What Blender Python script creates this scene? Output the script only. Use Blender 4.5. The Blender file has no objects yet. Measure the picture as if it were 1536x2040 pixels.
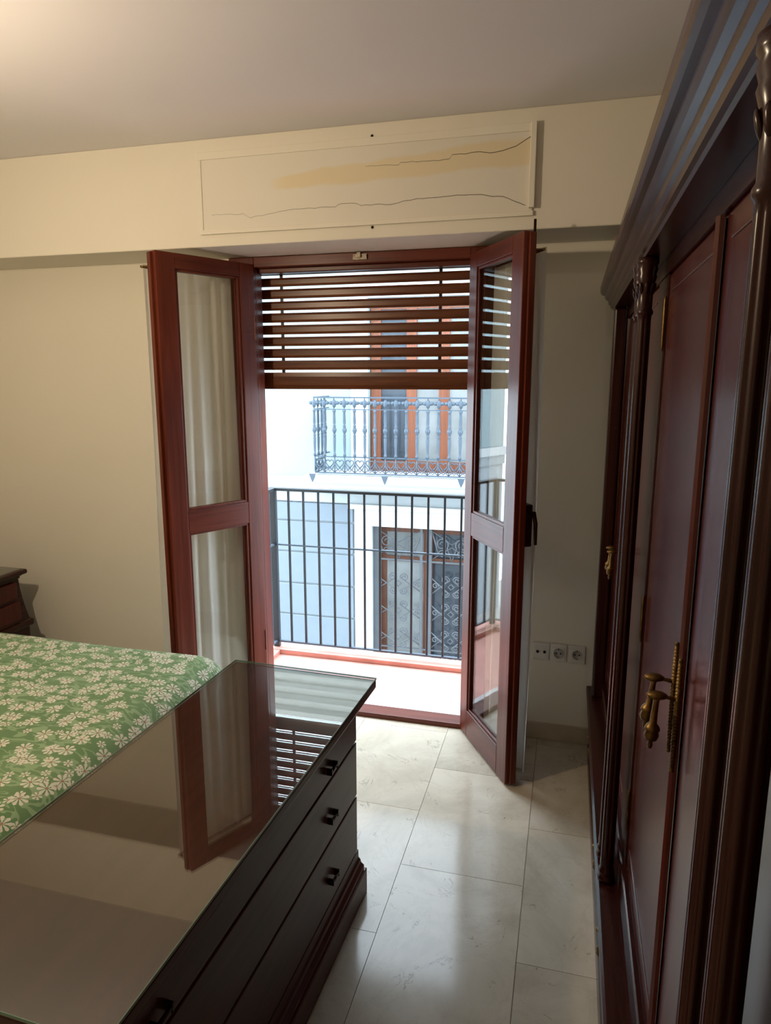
import bpy, bmesh, math, random
from mathutils import Vector, Matrix
random.seed(7)
PI = math.pi
SC = bpy.context.scene
COL = SC.collection

# ------------------------------------------------------------------ camera
cam_d = bpy.data.cameras.new('camera'); cam = bpy.data.objects.new('camera', cam_d); COL.objects.link(cam)
cam_d.sensor_fit = 'VERTICAL'; cam_d.sensor_height = 36.0
cam_d.lens = 36.0 * 1370.25 / 2040.0
cam_d.clip_start = 0.01; cam_d.clip_end = 200
cam.location = (0, 0, 1.6)
_p, _y = 0.189225, 0.259115
_f = Vector((-math.sin(_y) * math.cos(_p), math.cos(_y) * math.cos(_p), -math.sin(_p)))
_r = Vector((math.cos(_y), math.sin(_y), 0)); _u = _r.cross(_f)
cam.rotation_euler = Matrix((_r, _u, -_f)).transposed().to_euler()
SC.camera = cam

# ------------------------------------------------------------------ sky and exposure
world = bpy.data.worlds.new('sky'); SC.world = world; world.use_nodes = True
wn = world.node_tree.nodes['Background']
wn.inputs['Color'].default_value = (0.75, 0.885, 1.0, 1)
wn.inputs['Strength'].default_value = 12.5
SC.view_settings.view_transform = 'Standard'
SC.view_settings.look = 'None'
SC.view_settings.gamma = 1.0
SC.view_settings.use_curve_mapping = False
SC.view_settings.exposure = 0.0
SC.cycles.max_bounces = 7
SC.cycles.diffuse_bounces = 4
SC.cycles.glossy_bounces = 4
SC.cycles.transparent_max_bounces = 12
SC.cycles.transmission_bounces = 3
SC.cycles.use_light_tree = False
SC.cycles.use_adaptive_sampling = True
SC.cycles.adaptive_threshold = 0.03
SC.cycles.caustics_reflective = False
SC.cycles.caustics_refractive = False
SC.cycles.sample_clamp_indirect = 8.0
BULB = 1120.0

# ------------------------------------------------------------------ helpers: materials
MATS = {}
def new_mat(name):
    m = bpy.data.materials.new(name); m.use_nodes = True
    nt = m.node_tree; MATS[name] = m
    return m, nt, nt.nodes['Principled BSDF']
def node(nt, t, **kw):
    n = nt.nodes.new(t)
    for k, v in kw.items():
        if k in n.inputs: n.inputs[k].default_value = v
        else: setattr(n, k, v)
    return n
def lk(nt, a, b): nt.links.new(a, b)
def mth(nt, op, a, b=None, c=None):
    n = nt.nodes.new('ShaderNodeMath'); n.operation = op
    for i, v in enumerate((a, b, c)):
        if v is None: continue
        if isinstance(v, (int, float)): n.inputs[i].default_value = v
        else: nt.links.new(v, n.inputs[i])
    return n.outputs[0]
def ramp(nt, fac, stops):
    n = nt.nodes.new('ShaderNodeValToRGB'); e = n.color_ramp.elements
    while len(e) < len(stops): e.new(0.5)
    for i, (p, c) in enumerate(stops):
        e[i].position = p; e[i].color = (*c, 1) if len(c) == 3 else c
    nt.links.new(fac, n.inputs[0]); return n.outputs[0]
def mixc(nt, fac, a, b):
    n = nt.nodes.new('ShaderNodeMix'); n.data_type = 'RGBA'
    for s, v in ((n.inputs[0], fac), (n.inputs[6], a), (n.inputs[7], b)):
        if isinstance(v, (int, float)): s.default_value = v
        elif isinstance(v, tuple): s.default_value = (*v, 1) if len(v) == 3 else v
        else: nt.links.new(v, s)
    return n.outputs[2]
def bump(nt, bs, h, strength=0.2, dist=0.01):
    b = node(nt, 'ShaderNodeBump', Strength=strength, Distance=dist)
    lk(nt, h, b.inputs['Height']); lk(nt, b.outputs[0], bs.inputs['Normal'])

def plain(name, col, rough=0.5, metal=0.0, coat=0.0, noise=0.06, nscale=6, spec=0.5):
    m, nt, b = new_mat(name)
    tc = node(nt, 'ShaderNodeTexCoord'); n = node(nt, 'ShaderNodeTexNoise', Scale=nscale, Detail=5.0)
    lk(nt, tc.outputs['Object'], n.inputs['Vector'])
    c = ramp(nt, n.outputs[0], [(0.3, tuple(x * (1 - noise) for x in col)), (0.7, tuple(min(1, x * (1 + noise)) for x in col))])
    lk(nt, c, b.inputs['Base Color'])
    b.inputs['Roughness'].default_value = rough; b.inputs['Metallic'].default_value = metal
    b.inputs['Coat Weight'].default_value = coat; b.inputs['Coat Roughness'].default_value = 0.12
    b.inputs['Specular IOR Level'].default_value = spec
    return m

def wood(name, dark, light, axis='z', rough=0.3, coat=0.3, coat_rough=0.12, scale=1.0, spec=0.5):
    m, nt, b = new_mat(name)
    tc = node(nt, 'ShaderNodeTexCoord'); mp = node(nt, 'ShaderNodeMapping')
    s = {'x': (1.2, 26, 26), 'y': (26, 1.2, 26), 'z': (26, 26, 1.2)}[axis]
    mp.inputs['Scale'].default_value = tuple(v * scale for v in s)
    lk(nt, tc.outputs['Object'], mp.inputs['Vector'])
    n = node(nt, 'ShaderNodeTexNoise', Scale=1.6, Detail=6.0, Roughness=0.62, Distortion=0.4)
    lk(nt, mp.outputs[0], n.inputs['Vector'])
    n2 = node(nt, 'ShaderNodeTexNoise', Scale=1.3, Detail=2.0); lk(nt, tc.outputs['Object'], n2.inputs['Vector'])
    f = mth(nt, 'ADD', mth(nt, 'MULTIPLY', n.outputs[0], 0.75), mth(nt, 'MULTIPLY', n2.outputs[0], 0.25))
    lk(nt, ramp(nt, f, [(0.34, dark), (0.66, light)]), b.inputs['Base Color'])
    b.inputs['Roughness'].default_value = rough
    b.inputs['Coat Weight'].default_value = coat; b.inputs['Coat Roughness'].default_value = coat_rough
    b.inputs['Specular IOR Level'].default_value = spec
    bump(nt, b, n.outputs[0], 0.05, 0.002)
    return m

def glass(name, tint=(1, 1, 1), ior=1.5, boost=1.0, rough=0.0):
    m = bpy.data.materials.new(name); m.use_nodes = True; nt = m.node_tree; MATS[name] = m
    nt.nodes.remove(nt.nodes['Principled BSDF']); out = nt.nodes['Material Output']
    t = node(nt, 'ShaderNodeBsdfTransparent'); t.inputs[0].default_value = (*tint, 1)
    g = node(nt, 'ShaderNodeBsdfGlossy', Roughness=rough)
    fr = node(nt, 'ShaderNodeFresnel', IOR=ior); ge = node(nt, 'ShaderNodeNewGeometry')
    lk(nt, mth(nt, 'ADD', ior, mth(nt, 'MULTIPLY', ge.outputs['Backfacing'], 1.0 / ior - ior)), fr.inputs['IOR'])
    mx = node(nt, 'ShaderNodeMixShader')
    lk(nt, mth(nt, 'MINIMUM', mth(nt, 'MULTIPLY', fr.outputs[0], boost), 1.0), mx.inputs[0])
    lk(nt, t.outputs[0], mx.inputs[1]); lk(nt, g.outputs[0], mx.inputs[2]); lk(nt, mx.outputs[0], out.inputs[0])
    return m

# ------------------------------------------------------------------ materials
WALL = plain('cream_wall_paint', (0.81, 0.77, 0.675), 0.75, noise=0.02, nscale=1.5, spec=0.25)
CEIL = plain('ceiling_paint', (0.81, 0.79, 0.82), 0.8, noise=0.02, nscale=1.2, spec=0.2)
FRAMEW = {a: wood('red_brown_door_wood_' + a, (0.062, 0.0105, 0.0058), (0.160, 0.032, 0.0150), a, 0.30, 0.0, spec=0.3) for a in 'xyz'}
SHUT = wood('varnished_shutter_wood', (0.060, 0.0145, 0.005), (0.19, 0.056, 0.0175), 'x', 0.30, 0.0, spec=0.3)
MAHO = {a: wood('dark_mahogany_' + a, (0.014, 0.0034, 0.0028), (0.046, 0.0105, 0.0080), a, 0.24, 0.0, 0.16, spec=0.33) for a in 'xyz'}
MAHO_DOOR = wood('red_mahogany_panel', (0.042, 0.0062, 0.0050), (0.090, 0.0140, 0.0100), 'z', 0.23, 0.0, spec=0.3)
INLAY = wood('amber_inlay', (0.05, 0.012, 0.005), (0.11, 0.032, 0.011), 'z', 0.3, 0.3)
CHESTW = {a: wood('dark_chest_wood_' + a, (0.046, 0.0120, 0.0095), (0.096, 0.0265, 0.0200), a, 0.28, 0.0, spec=0.24) for a in 'xyz'}
PANE = glass('window_glass', (0.97, 0.985, 0.98), 1.5)
TOPGLASS = glass('tabletop_glass', (0.93, 0.97, 0.95), 1.78, 1.15)
GLASSEDGE = plain('green_glass_edge', (0.20, 0.34, 0.27), 0.15)
BRASS = plain('aged_brass', (0.19, 0.115, 0.040), 0.42, 1.0, noise=0.35, nscale=60)
DARKBRASS = plain('dark_bronze_pull', (0.045, 0.026, 0.014), 0.35, 0.9, noise=0.2, nscale=40)
TARNISH = plain('tarnished_metal', (0.30, 0.25, 0.19), 0.5, 0.5, noise=0.5, nscale=120)
IRON = plain('black_iron', (0.022, 0.026, 0.034), 0.45, 0.2)
OLDIRON = plain('blue_grey_painted_iron', (0.060, 0.085, 0.115), 0.5, 0.1)
GRILLE = plain('grey_wrought_iron', (0.10, 0.108, 0.12), 0.5, 0.3)
PLASTIC = plain('white_plastic', (0.72, 0.70, 0.66), 0.35, noise=0.01)
PLASTIC_D = plain('grey_socket_well', (0.42, 0.41, 0.39), 0.45, noise=0.01)
BLACK = plain('black_hole', (0.01, 0.01, 0.01), 0.6)
TERRA = plain('terracotta_balcony_paint', (0.62, 0.285, 0.235), 0.6, noise=0.16, nscale=7)
FAC_W = plain('white_facade_render', (0.52, 0.535, 0.535), 0.8, noise=0.02)
FAC_P = plain('pale_blue_facade_render', (0.27, 0.335, 0.345), 0.8, noise=0.02)
FAC_B = plain('blue_grey_facade_render', (0.17, 0.205, 0.245), 0.8, noise=0.03)
FAC_G = plain('grey_moulding_render', (0.33, 0.36, 0.375), 0.8, noise=0.02)
FAC_C = plain('cream_cornice_render', (0.50, 0.47, 0.41), 0.8, noise=0.02)
ORANGEW = wood('orange_varnished_door', (0.15, 0.042, 0.017), (0.24, 0.076, 0.032), 'z', 0.5, 0.1)
BROWNW = wood('brown_street_door', (0.085, 0.028, 0.013), (0.15, 0.050, 0.022), 'z', 0.5, 0.0)
DARKGLASS = plain('dark_window_pane', (0.05, 0.06, 0.075), 0.08, noise=0.3, nscale=2)
GREYGLASS = plain('net_curtained_pane', (0.20, 0.21, 0.21), 0.25, noise=0.2, nscale=3)
PAVE = plain('street_paving', (0.36, 0.35, 0.33), 0.8, noise=0.1)
WHITESLAT = plain('white_shutter_slat', (0.78, 0.78, 0.76), 0.5)
SILL = plain('pale_marble_sill', (0.66, 0.62, 0.62), 0.3, noise=0.04)

# marble floor tiles
def marble():
    m, nt, b = new_mat('cream_marble')
    tc = node(nt, 'ShaderNodeTexCoord'); oi = node(nt, 'ShaderNodeObjectInfo')
    off = node(nt, 'ShaderNodeVectorMath', operation='SCALE'); off.inputs['Scale'].default_value = 37.0
    cx = node(nt, 'ShaderNodeCombineXYZ')
    lk(nt, oi.outputs['Random'], cx.inputs[0]); lk(nt, oi.outputs['Random'], cx.inputs[1]); lk(nt, cx.outputs[0], off.inputs[0])
    ad = node(nt, 'ShaderNodeVectorMath', operation='ADD'); lk(nt, tc.outputs['Object'], ad.inputs[0]); lk(nt, off.outputs[0], ad.inputs[1])
    V = ad.outputs[0]
    n1 = node(nt, 'ShaderNodeTexNoise', Scale=3.2, Detail=8.0, Roughness=0.6, Distortion=0.8); lk(nt, V, n1.inputs['Vector'])
    base = ramp(nt, n1.outputs[0], [(0.30, (0.41, 0.355, 0.275)), (0.55, (0.54, 0.48, 0.385)), (0.75, (0.59, 0.535, 0.45))])
    # thin dark veins where a distorted noise crosses a level, broken up by a second noise
    n2 = node(nt, 'ShaderNodeTexNoise', Scale=5.0, Detail=9.0, Roughness=0.68, Distortion=1.6); lk(nt, V, n2.inputs['Vector'])
    n3 = node(nt, 'ShaderNodeTexNoise', Scale=9.0, Detail=3.0); lk(nt, V, n3.inputs['Vector'])
    d = mth(nt, 'ABSOLUTE', mth(nt, 'SUBTRACT', n2.outputs[0], 0.52))
    vein = mth(nt, 'MULTIPLY', mth(nt, 'LESS_THAN', d, 0.004), mth(nt, 'GREATER_THAN', n3.outputs[0], 0.60))
    soft = mth(nt, 'MULTIPLY', ramp(nt, d, [(0.0, (1, 1, 1)), (0.03, (0, 0, 0))]), 0.22)
    c = mixc(nt, soft, base, (0.36, 0.30, 0.23))
    c = mixc(nt, mth(nt, 'MULTIPLY', vein, 0.8), c, (0.07, 0.055, 0.05))
    hv = node(nt, 'ShaderNodeHueSaturation'); lk(nt, c, hv.inputs['Color'])
    lk(nt, mth(nt, 'ADD', mth(nt, 'MULTIPLY', oi.outputs['Random'], 0.14), 0.93), hv.inputs['Value'])
    lk(nt, hv.outputs[0], b.inputs['Base Color'])
    b.inputs['Roughness'].default_value = 0.13
    b.inputs['Specular IOR Level'].default_value = 0.24
    return m
MARBLE = marble()
GROUT = plain('tile_grout', (0.13, 0.11, 0.09), 0.8)
SKIRT = plain('cream_marble_skirting', (0.50, 0.42, 0.32), 0.2, noise=0.12, nscale=9)

# flowered bedspread: printed cotton, pattern laid out on the cloth (UV in metres)
def flowers():
    m, nt, b = new_mat('green_flowered_cotton')
    uv = node(nt, 'ShaderNodeUVMap', uv_map='cloth')
    def layer(scale, size, petals, seed, rnd):
        mp = node(nt, 'ShaderNodeMapping'); mp.inputs['Location'].default_value = (seed, seed * 1.7, 0)
        mp.inputs['Scale'].default_value = (scale, scale, scale); lk(nt, uv.outputs[0], mp.inputs['Vector'])
        vo = node(nt, 'ShaderNodeTexVoronoi', voronoi_dimensions='2D', feature='F1', Scale=1.0, Randomness=rnd)
        lk(nt, mp.outputs[0], vo.inputs['Vector'])
        sub = node(nt, 'ShaderNodeVectorMath', operation='SUBTRACT'); lk(nt, mp.outputs[0], sub.inputs[0]); lk(nt, vo.outputs['Position'], sub.inputs[1])
        sp = node(nt, 'ShaderNodeSeparateXYZ'); lk(nt, sub.outputs[0], sp.inputs[0])
        ang = mth(nt, 'ARCTAN2', sp.outputs[1], sp.outputs[0])
        sc = node(nt, 'ShaderNodeSeparateColor'); lk(nt, vo.outputs['Color'], sc.inputs[0])
        rot = mth(nt, 'MULTIPLY', sc.outputs[0], 6.28)
        r = mth(nt, 'DIVIDE', vo.outputs['Distance'], size)
        k = mth(nt, 'ABSOLUTE', mth(nt, 'COSINE', mth(nt, 'ADD', mth(nt, 'MULTIPLY', ang, petals / 2), rot)))
        edge = mth(nt, 'ADD', 0.45, mth(nt, 'MULTIPLY', mth(nt, 'POWER', k, 0.6), 0.55))
        inside = mth(nt, 'LESS_THAN', r, edge)
        gap = mth(nt, 'GREATER_THAN', k, mth(nt, 'SUBTRACT', 0.72, mth(nt, 'MULTIPLY', r, 0.20)))
        heart = mth(nt, 'LESS_THAN', r, 0.17)
        keep = mth(nt, 'GREATER_THAN', sc.outputs[1], 0.12)
        return mth(nt, 'MULTIPLY', mth(nt, 'MULTIPLY', inside, gap), keep), mth(nt, 'MULTIPLY', mth(nt, 'MULTIPLY', inside, heart), keep)
    n = node(nt, 'ShaderNodeTexNoise', Scale=4.0, Detail=2.0); lk(nt, uv.outputs[0], n.inputs['Vector'])
    green = ramp(nt, n.outputs[0], [(0.35, (0.130, 0.235, 0.100)), (0.65, (0.165, 0.280, 0.130))])
    # paler leaf swirls
    mp = node(nt, 'ShaderNodeMapping'); mp.inputs['Scale'].default_value = (7, 15, 1); lk(nt, uv.outputs[0], mp.inputs['Vector'])
    nl = node(nt, 'ShaderNodeTexNoise', Scale=1.4, Detail=1.0, Distortion=1.5); lk(nt, mp.outputs[0], nl.inputs['Vector'])
    leaf = mth(nt, 'LESS_THAN', mth(nt, 'ABSOLUTE', mth(nt, 'SUBTRACT', nl.outputs[0], 0.5)), 0.05)
    c = mixc(nt, mth(nt, 'MULTIPLY', leaf, 0.75), green, (0.30, 0.43, 0.24))
    cream = (0.70, 0.68, 0.57)
    for sc_, sz, pt, sd, rn in ((20.0, 0.27, 6, 3.3, 1.0), (14.5, 0.36, 8, 11.7, 0.75)):
        p, h = layer(sc_, sz, pt, sd, rn)
        c = mixc(nt, p, c, cream); c = mixc(nt, h, c, (0.36, 0.22, 0.15))
    lk(nt, c, b.inputs['Base Color'])
    b.inputs['Roughness'].default_value = 0.8; b.inputs['Specular IOR Level'].default_value = 0.25
    b.inputs['Sheen Weight'].default_value = 0.15
    w = node(nt, 'ShaderNodeTexNoise', Scale=900.0); lk(nt, uv.outputs[0], w.inputs['Vector']); bump(nt, b, w.outputs[0], 0.15, 0.0006)
    return m
FLOWERS = flowers()

def voile(name, lace=False):
    m = bpy.data.materials.new(name); m.use_nodes = True; nt = m.node_tree; MATS[name] = m
    b = nt.nodes['Principled BSDF']; out = nt.nodes['Material Output']
    b.inputs['Base Color'].default_value = (0.88, 0.87, 0.84, 1); b.inputs['Roughness'].default_value = 0.9
    tr = node(nt, 'ShaderNodeBsdfTranslucent'); tr.inputs[0].default_value = (0.88, 0.87, 0.85, 1)
    tp = node(nt, 'ShaderNodeBsdfTransparent')
    m1 = node(nt, 'ShaderNodeMixShader'); m1.inputs[0].default_value = 0.5
    lk(nt, b.outputs[0], m1.inputs[1]); lk(nt, tr.outputs[0], m1.inputs[2])
    m2 = node(nt, 'ShaderNodeMixShader'); lk(nt, m1.outputs[0], m2.inputs[1]); lk(nt, tp.outputs[0], m2.inputs[2])
    if lace:
        tc = node(nt, 'ShaderNodeTexCoord')
        vo = node(nt, 'ShaderNodeTexVoronoi', feature='SMOOTH_F1', Scale=34.0); lk(nt, tc.outputs['Object'], vo.inputs['Vector'])
        lk(nt, mth(nt, 'MULTIPLY', mth(nt, 'GREATER_THAN', vo.outputs[0], 0.36), 0.7), m2.inputs[0])
    else: m2.inputs[0].default_value = 0.14
    lk(nt, m2.outputs[0], out.inputs[0])
    return m
VOILE = voile('white_voile'); LACE = voile('white_lace', True)

# stained plaster panel (yellow damp stain with its own outline)
def stained():
    m, nt, b = new_mat('stained_panel_paint')
    tc = node(nt, 'ShaderNodeTexCoord'); sp = node(nt, 'ShaderNodeSeparateXYZ'); lk(nt, tc.outputs['Object'], sp.inputs[0])
    nz = node(nt, 'ShaderNodeTexNoise', Scale=5.0, Detail=4.0); lk(nt, tc.outputs['Object'], nz.inputs['Vector'])
    x = sp.outputs[0]; z = sp.outputs[2]                       # panel-local metres
    t = mth(nt, 'DIVIDE', mth(nt, 'SUBTRACT', x, 0.31), 1.01)   # 0 at the stain's tip, 1 at the right batten
    mid = mth(nt, 'ADD', 0.172, mth(nt, 'MULTIPLY', t, 0.045))
    half = mth(nt, 'ADD', 0.018, mth(nt, 'MULTIPLY', mth(nt, 'POWER', mth(nt, 'MAXIMUM', t, 0.0), 0.6), 0.036))
    dz = mth(nt, 'ABSOLUTE', mth(nt, 'ADD', mth(nt, 'SUBTRACT', z, mid), mth(nt, 'MULTIPLY', mth(nt, 'SUBTRACT', nz.outputs[0], 0.5), 0.05)))
    inz = ramp(nt, mth(nt, 'DIVIDE', dz, half), [(0.70, (1, 1, 1)), (1.0, (0, 0, 0))])
    inx = ramp(nt, mth(nt, 'ADD', t, mth(nt, 'MULTIPLY', nz.outputs[0], 0.08)), [(0.03, (0, 0, 0)), (0.10, (1, 1, 1))])
    f = mth(nt, 'MULTIPLY', mth(nt, 'MULTIPLY', inz, inx), 0.5)
    lk(nt, mixc(nt, f, (0.77, 0.735, 0.65), (0.76, 0.60, 0.28)), b.inputs['Base Color'])
    b.inputs['Roughness'].default_value = 0.75
    return m
STAIN = stained()

def emit(name, col, s):
    m = bpy.data.materials.new(name); m.use_nodes = True; nt = m.node_tree
    nt.nodes.remove(nt.nodes['Principled BSDF'])
    e = node(nt, 'ShaderNodeEmission', Strength=s); e.inputs[0].default_value = (*col, 1)
    lk(nt, e.outputs[0], nt.nodes['Material Output'].inputs[0]); return m

# ------------------------------------------------------------------ helpers: geometry
class MB:
    def __init__(s, off=(0, 0, 0)): s.v = []; s.f = []; s.sm = []; s.o = Vector(off)
    def add(s, vs, fs, smooth=False):
        k = len(s.v); s.v += [tuple(Vector(p) - s.o) for p in vs]
        s.f += [tuple(i + k for i in f) for f in fs]; s.sm += [smooth] * len(fs); return s
    def box(s, x0, x1, y0, y1, z0, z1):
        vs = [(x, y, z) for x in (x0, x1) for y in (y0, y1) for z in (z0, z1)]
        return s.add(vs, [(0, 1, 3, 2), (4, 6, 7, 5), (0, 4, 5, 1), (2, 3, 7, 6), (0, 2, 6, 4), (1, 5, 7, 3)])
    def hexa(s, bot, top):      # bot/top: 4 points each, same winding (counter-clockwise from above)
        return s.add(list(bot) + list(top), [(3, 2, 1, 0), (4, 5, 6, 7)] + [(i, (i + 1) % 4, 4 + (i + 1) % 4, 4 + i) for i in range(4)])
    def extrude(s, prof, a0, a1, fn, smooth=False):   # prof: closed 2-D outline; fn(p, a) -> 3-D
        n = len(prof); vs = [fn(p, a0) for p in prof] + [fn(p, a1) for p in prof]
        s.add(vs, [(i, (i + 1) % n, n + (i + 1) % n, n + i) for i in range(n)], smooth)
        return s.add(vs, [tuple(range(n))[::-1], tuple(range(n, 2 * n))])
    def lathe(s, prof, c=(0, 0, 0), n=16, mod=None, axis='z'):
        vs = []
        for r, z in prof:
            for i in range(n):
                a = 2 * PI * i / n; rr = r * (mod(a, z) if mod else 1)
                p = (rr * math.cos(a), rr * math.sin(a), z)
                if axis == 'x': p = (p[2], p[0], p[1])
                if axis == 'y': p = (p[0], p[2], p[1])
                vs.append((c[0] + p[0], c[1] + p[1], c[2] + p[2]))
        m = len(prof)
        s.add(vs, [(j * n + i, j * n + (i + 1) % n, (j + 1) * n + (i + 1) % n, (j + 1) * n + i) for j in range(m - 1) for i in range(n)], True)
        return s.add(vs, [tuple(range(n))[::-1], tuple((m - 1) * n + i for i in range(n))])
    def tube(s, pts, r, n=6, closed=False):
        pts = [Vector(p) for p in pts]; vs = []; up0 = None; m = len(pts)
        for i, p in enumerate(pts):
            a = pts[(i - 1) % m] if (i or closed) else p; b = pts[(i + 1) % m] if (i < m - 1 or closed) else p
            t = (b - a).normalized()
            if up0 is None: up0 = t.orthogonal().normalized()
            up0 = (up0 - t * up0.dot(t)).normalized(); w = t.cross(up0)
            rr = r[i] if isinstance(r, (list, tuple)) else r
            vs += [p + up0 * (rr * math.cos(2 * PI * k / n)) + w * (rr * math.sin(2 * PI * k / n)) for k in range(n)]
        J = range(m if closed else m - 1)
        s.add(vs, [(j * n + i, j * n + (i + 1) % n, ((j + 1) % m) * n + (i + 1) % n, ((j + 1) % m) * n + i) for j in J for i in range(n)], True)
        if not closed: s.add(vs, [tuple(range(n))[::-1], tuple((m - 1) * n + i for i in range(n))])
        return s
    def ball(s, c, r, n=10, m=7, sz=(1, 1, 1)):
        vs = [(c[0] + sz[0] * r * math.sin(PI * j / m) * math.cos(2 * PI * i / n), c[1] + sz[1] * r * math.sin(PI * j / m) * math.sin(2 * PI * i / n), c[2] + sz[2] * r * math.cos(PI * j / m)) for j in range(m + 1) for i in range(n)]
        return s.add(vs, [(j * n + i, (j + 1) * n + i, (j + 1) * n + (i + 1) % n, j * n + (i + 1) % n) for j in range(m) for i in range(n)], True)
    def mesh(s, name, mat):
        me = bpy.data.meshes.new(name); me.from_pydata(s.v, [], s.f)
        me.polygons.foreach_set('use_smooth', s.sm)
        bm = bmesh.new(); bm.from_mesh(me); bmesh.ops.remove_doubles(bm, verts=bm.verts, dist=1e-6)
        bmesh.ops.recalc_face_normals(bm, faces=bm.faces); bm.to_mesh(me); bm.free()
        me.materials.append(mat); me.update(); return me

def put(name, me, parent=None, loc=(0, 0, 0), rot=(0, 0, 0), bevel=0.0):
    o = bpy.data.objects.new(name, me); COL.objects.link(o); o.location = loc; o.rotation_euler = rot
    if parent: o.parent = parent
    if bevel:
        b = o.modifiers.new('edge', 'BEVEL'); b.width = bevel; b.segments = 2; b.limit_method = 'ANGLE'; b.angle_limit = 0.6
    return o
def obj(name, mb, mat, parent=None, loc=(0, 0, 0), rot=(0, 0, 0), bevel=0.0):
    return put(name, mb.mesh(name, mat), parent, loc, rot, bevel)
def tag(o, label=None, cat=None, group=None, kind=None):
    for k, v in (('label', label), ('category', cat), ('group', group), ('kind', kind)):
        if v: o[k] = v
    return o
def thing(name, loc, label, cat, rz=0.0, group=None, kind=None):
    o = bpy.data.objects.new(name, None); COL.objects.link(o); o.location = loc; o.rotation_euler = (0, 0, rz); o.empty_display_size = 0.1
    return tag(o, label, cat, group, kind)
def B(*a): return MB().box(*a)

# ================================================================== THE ROOM
XL, XR, YN, YW, ZC = -3.10, 0.82, -1.55, 2.97, 2.545
WT = 0.17                      # window wall thickness
OX0, OX1, OZ = -1.45, -0.36, 2.137   # opening in the window wall
floor = tag(obj('floor', B(XL, XR, YN, YW, -0.12, -0.006), GROUT), 'polished cream marble tile floor of the bedroom', 'floor', kind='structure')
# 60 x 40 cm tiles in running bond, laid along the room
TW, TL, J = 0.4065, 0.607, 0.0016
tile_cache = {}
def tile_mesh(w, l):
    k = (round(w, 4), round(l, 4))
    if k not in tile_cache: tile_cache[k] = B(-w / 2, w / 2, -l / 2, l / 2, -0.0075, 0.0).mesh('tile', MARBLE)
    return tile_cache[k]
x = -0.477 - 7 * TW; k = -7
while x < XR:
    y = (1.692 if k % 2 else 1.390) - 5 * TL - 0.607
    while y < YW:
        x0, x1, y0, y1 = max(x, XL), min(x + TW, XR), max(y, YN), min(y + TL, YW)
        if x1 - x0 > 0.02 and y1 - y0 > 0.02:
            put('tile', tile_mesh(x1 - x0 - J, y1 - y0 - J), floor, ((x0 + x1) / 2, (y0 + y1) / 2, 0))
        y += TL
    x += TW; k += 1
tag(obj('ceiling', B(XL - 0.2, XR + 0.2, YN - 0.2, YW, ZC, ZC + 0.15), CEIL), 'plain off-white bedroom ceiling', 'ceiling', kind='structure')
wf = MB().box(XL - 0.2, OX0, YW, YW + WT, -0.12, ZC + 0.15).box(OX1, XR + 0.2, YW, YW + WT, -0.12, ZC + 0.15).box(OX0, OX1, YW, YW + WT, OZ, ZC + 0.15)
wf.box(OX0, OX1, YW, YW + WT, -0.12, -0.1)
tag(obj('wall_far', wf, WALL), 'cream painted wall around the balcony door', 'wall', kind='structure')
tag(obj('wall_left', B(XL - 0.2, XL, YN - 0.2, YW, -0.12, ZC), WALL), 'cream wall behind the bed head', 'wall', kind='structure')
tag(obj('wall_right', B(XR, XR + 0.2, YN - 0.2, YW, -0.12, ZC), WALL), 'cream wall behind the wardrobe', 'wall', kind='structure')
tag(obj('wall_near', B(XL, XR, YN - 0.2, YN, -0.12, ZC), WALL), 'cream wall opposite the balcony door', 'wall', kind='structure')
tag(obj('trim_1', B(XL, XR, 2.69, YW, OZ, ZC), WALL, bevel=0.004), 'cream boxed beam across the top of the balcony wall', 'beam', kind='structure')
sk = MB().box(-0.30, XR, YW - 0.012, YW, 0, 0.078)
tag(obj('baseboard_far', sk, SKIRT, bevel=0.002), 'low cream marble skirting under the sockets', 'skirting', kind='structure')
tag(obj('baseboard_left', B(XL, -1.51, YW - 0.012, YW, 0, 0.078), SKIRT, bevel=0.002), 'low cream marble skirting behind the bed', 'skirting', kind='structure')

# ---- cover panel of the shutter box, on the beam
PX0, PZ0, PY = -1.49, 2.186, 2.69
pan = thing('shutter_box_cover', (PX0, PY, PZ0), 'cracked cream cover panel with a yellow damp stain above the balcony door', 'panel')
pw, ph = 1.325, 0.295
obj('cover_board', MB().box(0.0, pw, -0.006, 0.0, 0.0, ph), STAIN, pan, bevel=0.0015)
obj('batten', MB().box(-0.004, pw + 0.004, -0.011, -0.005, -0.003, 0.014), WALL, pan, bevel=0.0015)
obj('batten', MB().box(-0.004, pw + 0.004, -0.011, -0.005, ph - 0.016, ph + 0.012), WALL, pan, bevel=0.0015)
obj('batten', MB().box(-0.004, 0.012, -0.010, -0.005, 0.012, ph - 0.014), WALL, pan, bevel=0.0015)
obj('batten', MB().box(pw - 0.013, pw + 0.007, -0.024, -0.005, 0.022, ph + 0.012), WALL, pan, bevel=0.002)
for z in (-0.010, ph + 0.018):
    obj('screw', MB().lathe([(0.0, 0.0), (0.005, 0.0), (0.0055, -0.002), (0.003, -0.005), (0.0, -0.0055)], (0.725, 0.0, z), 10, axis='y'), DARKBRASS, pan)
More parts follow.
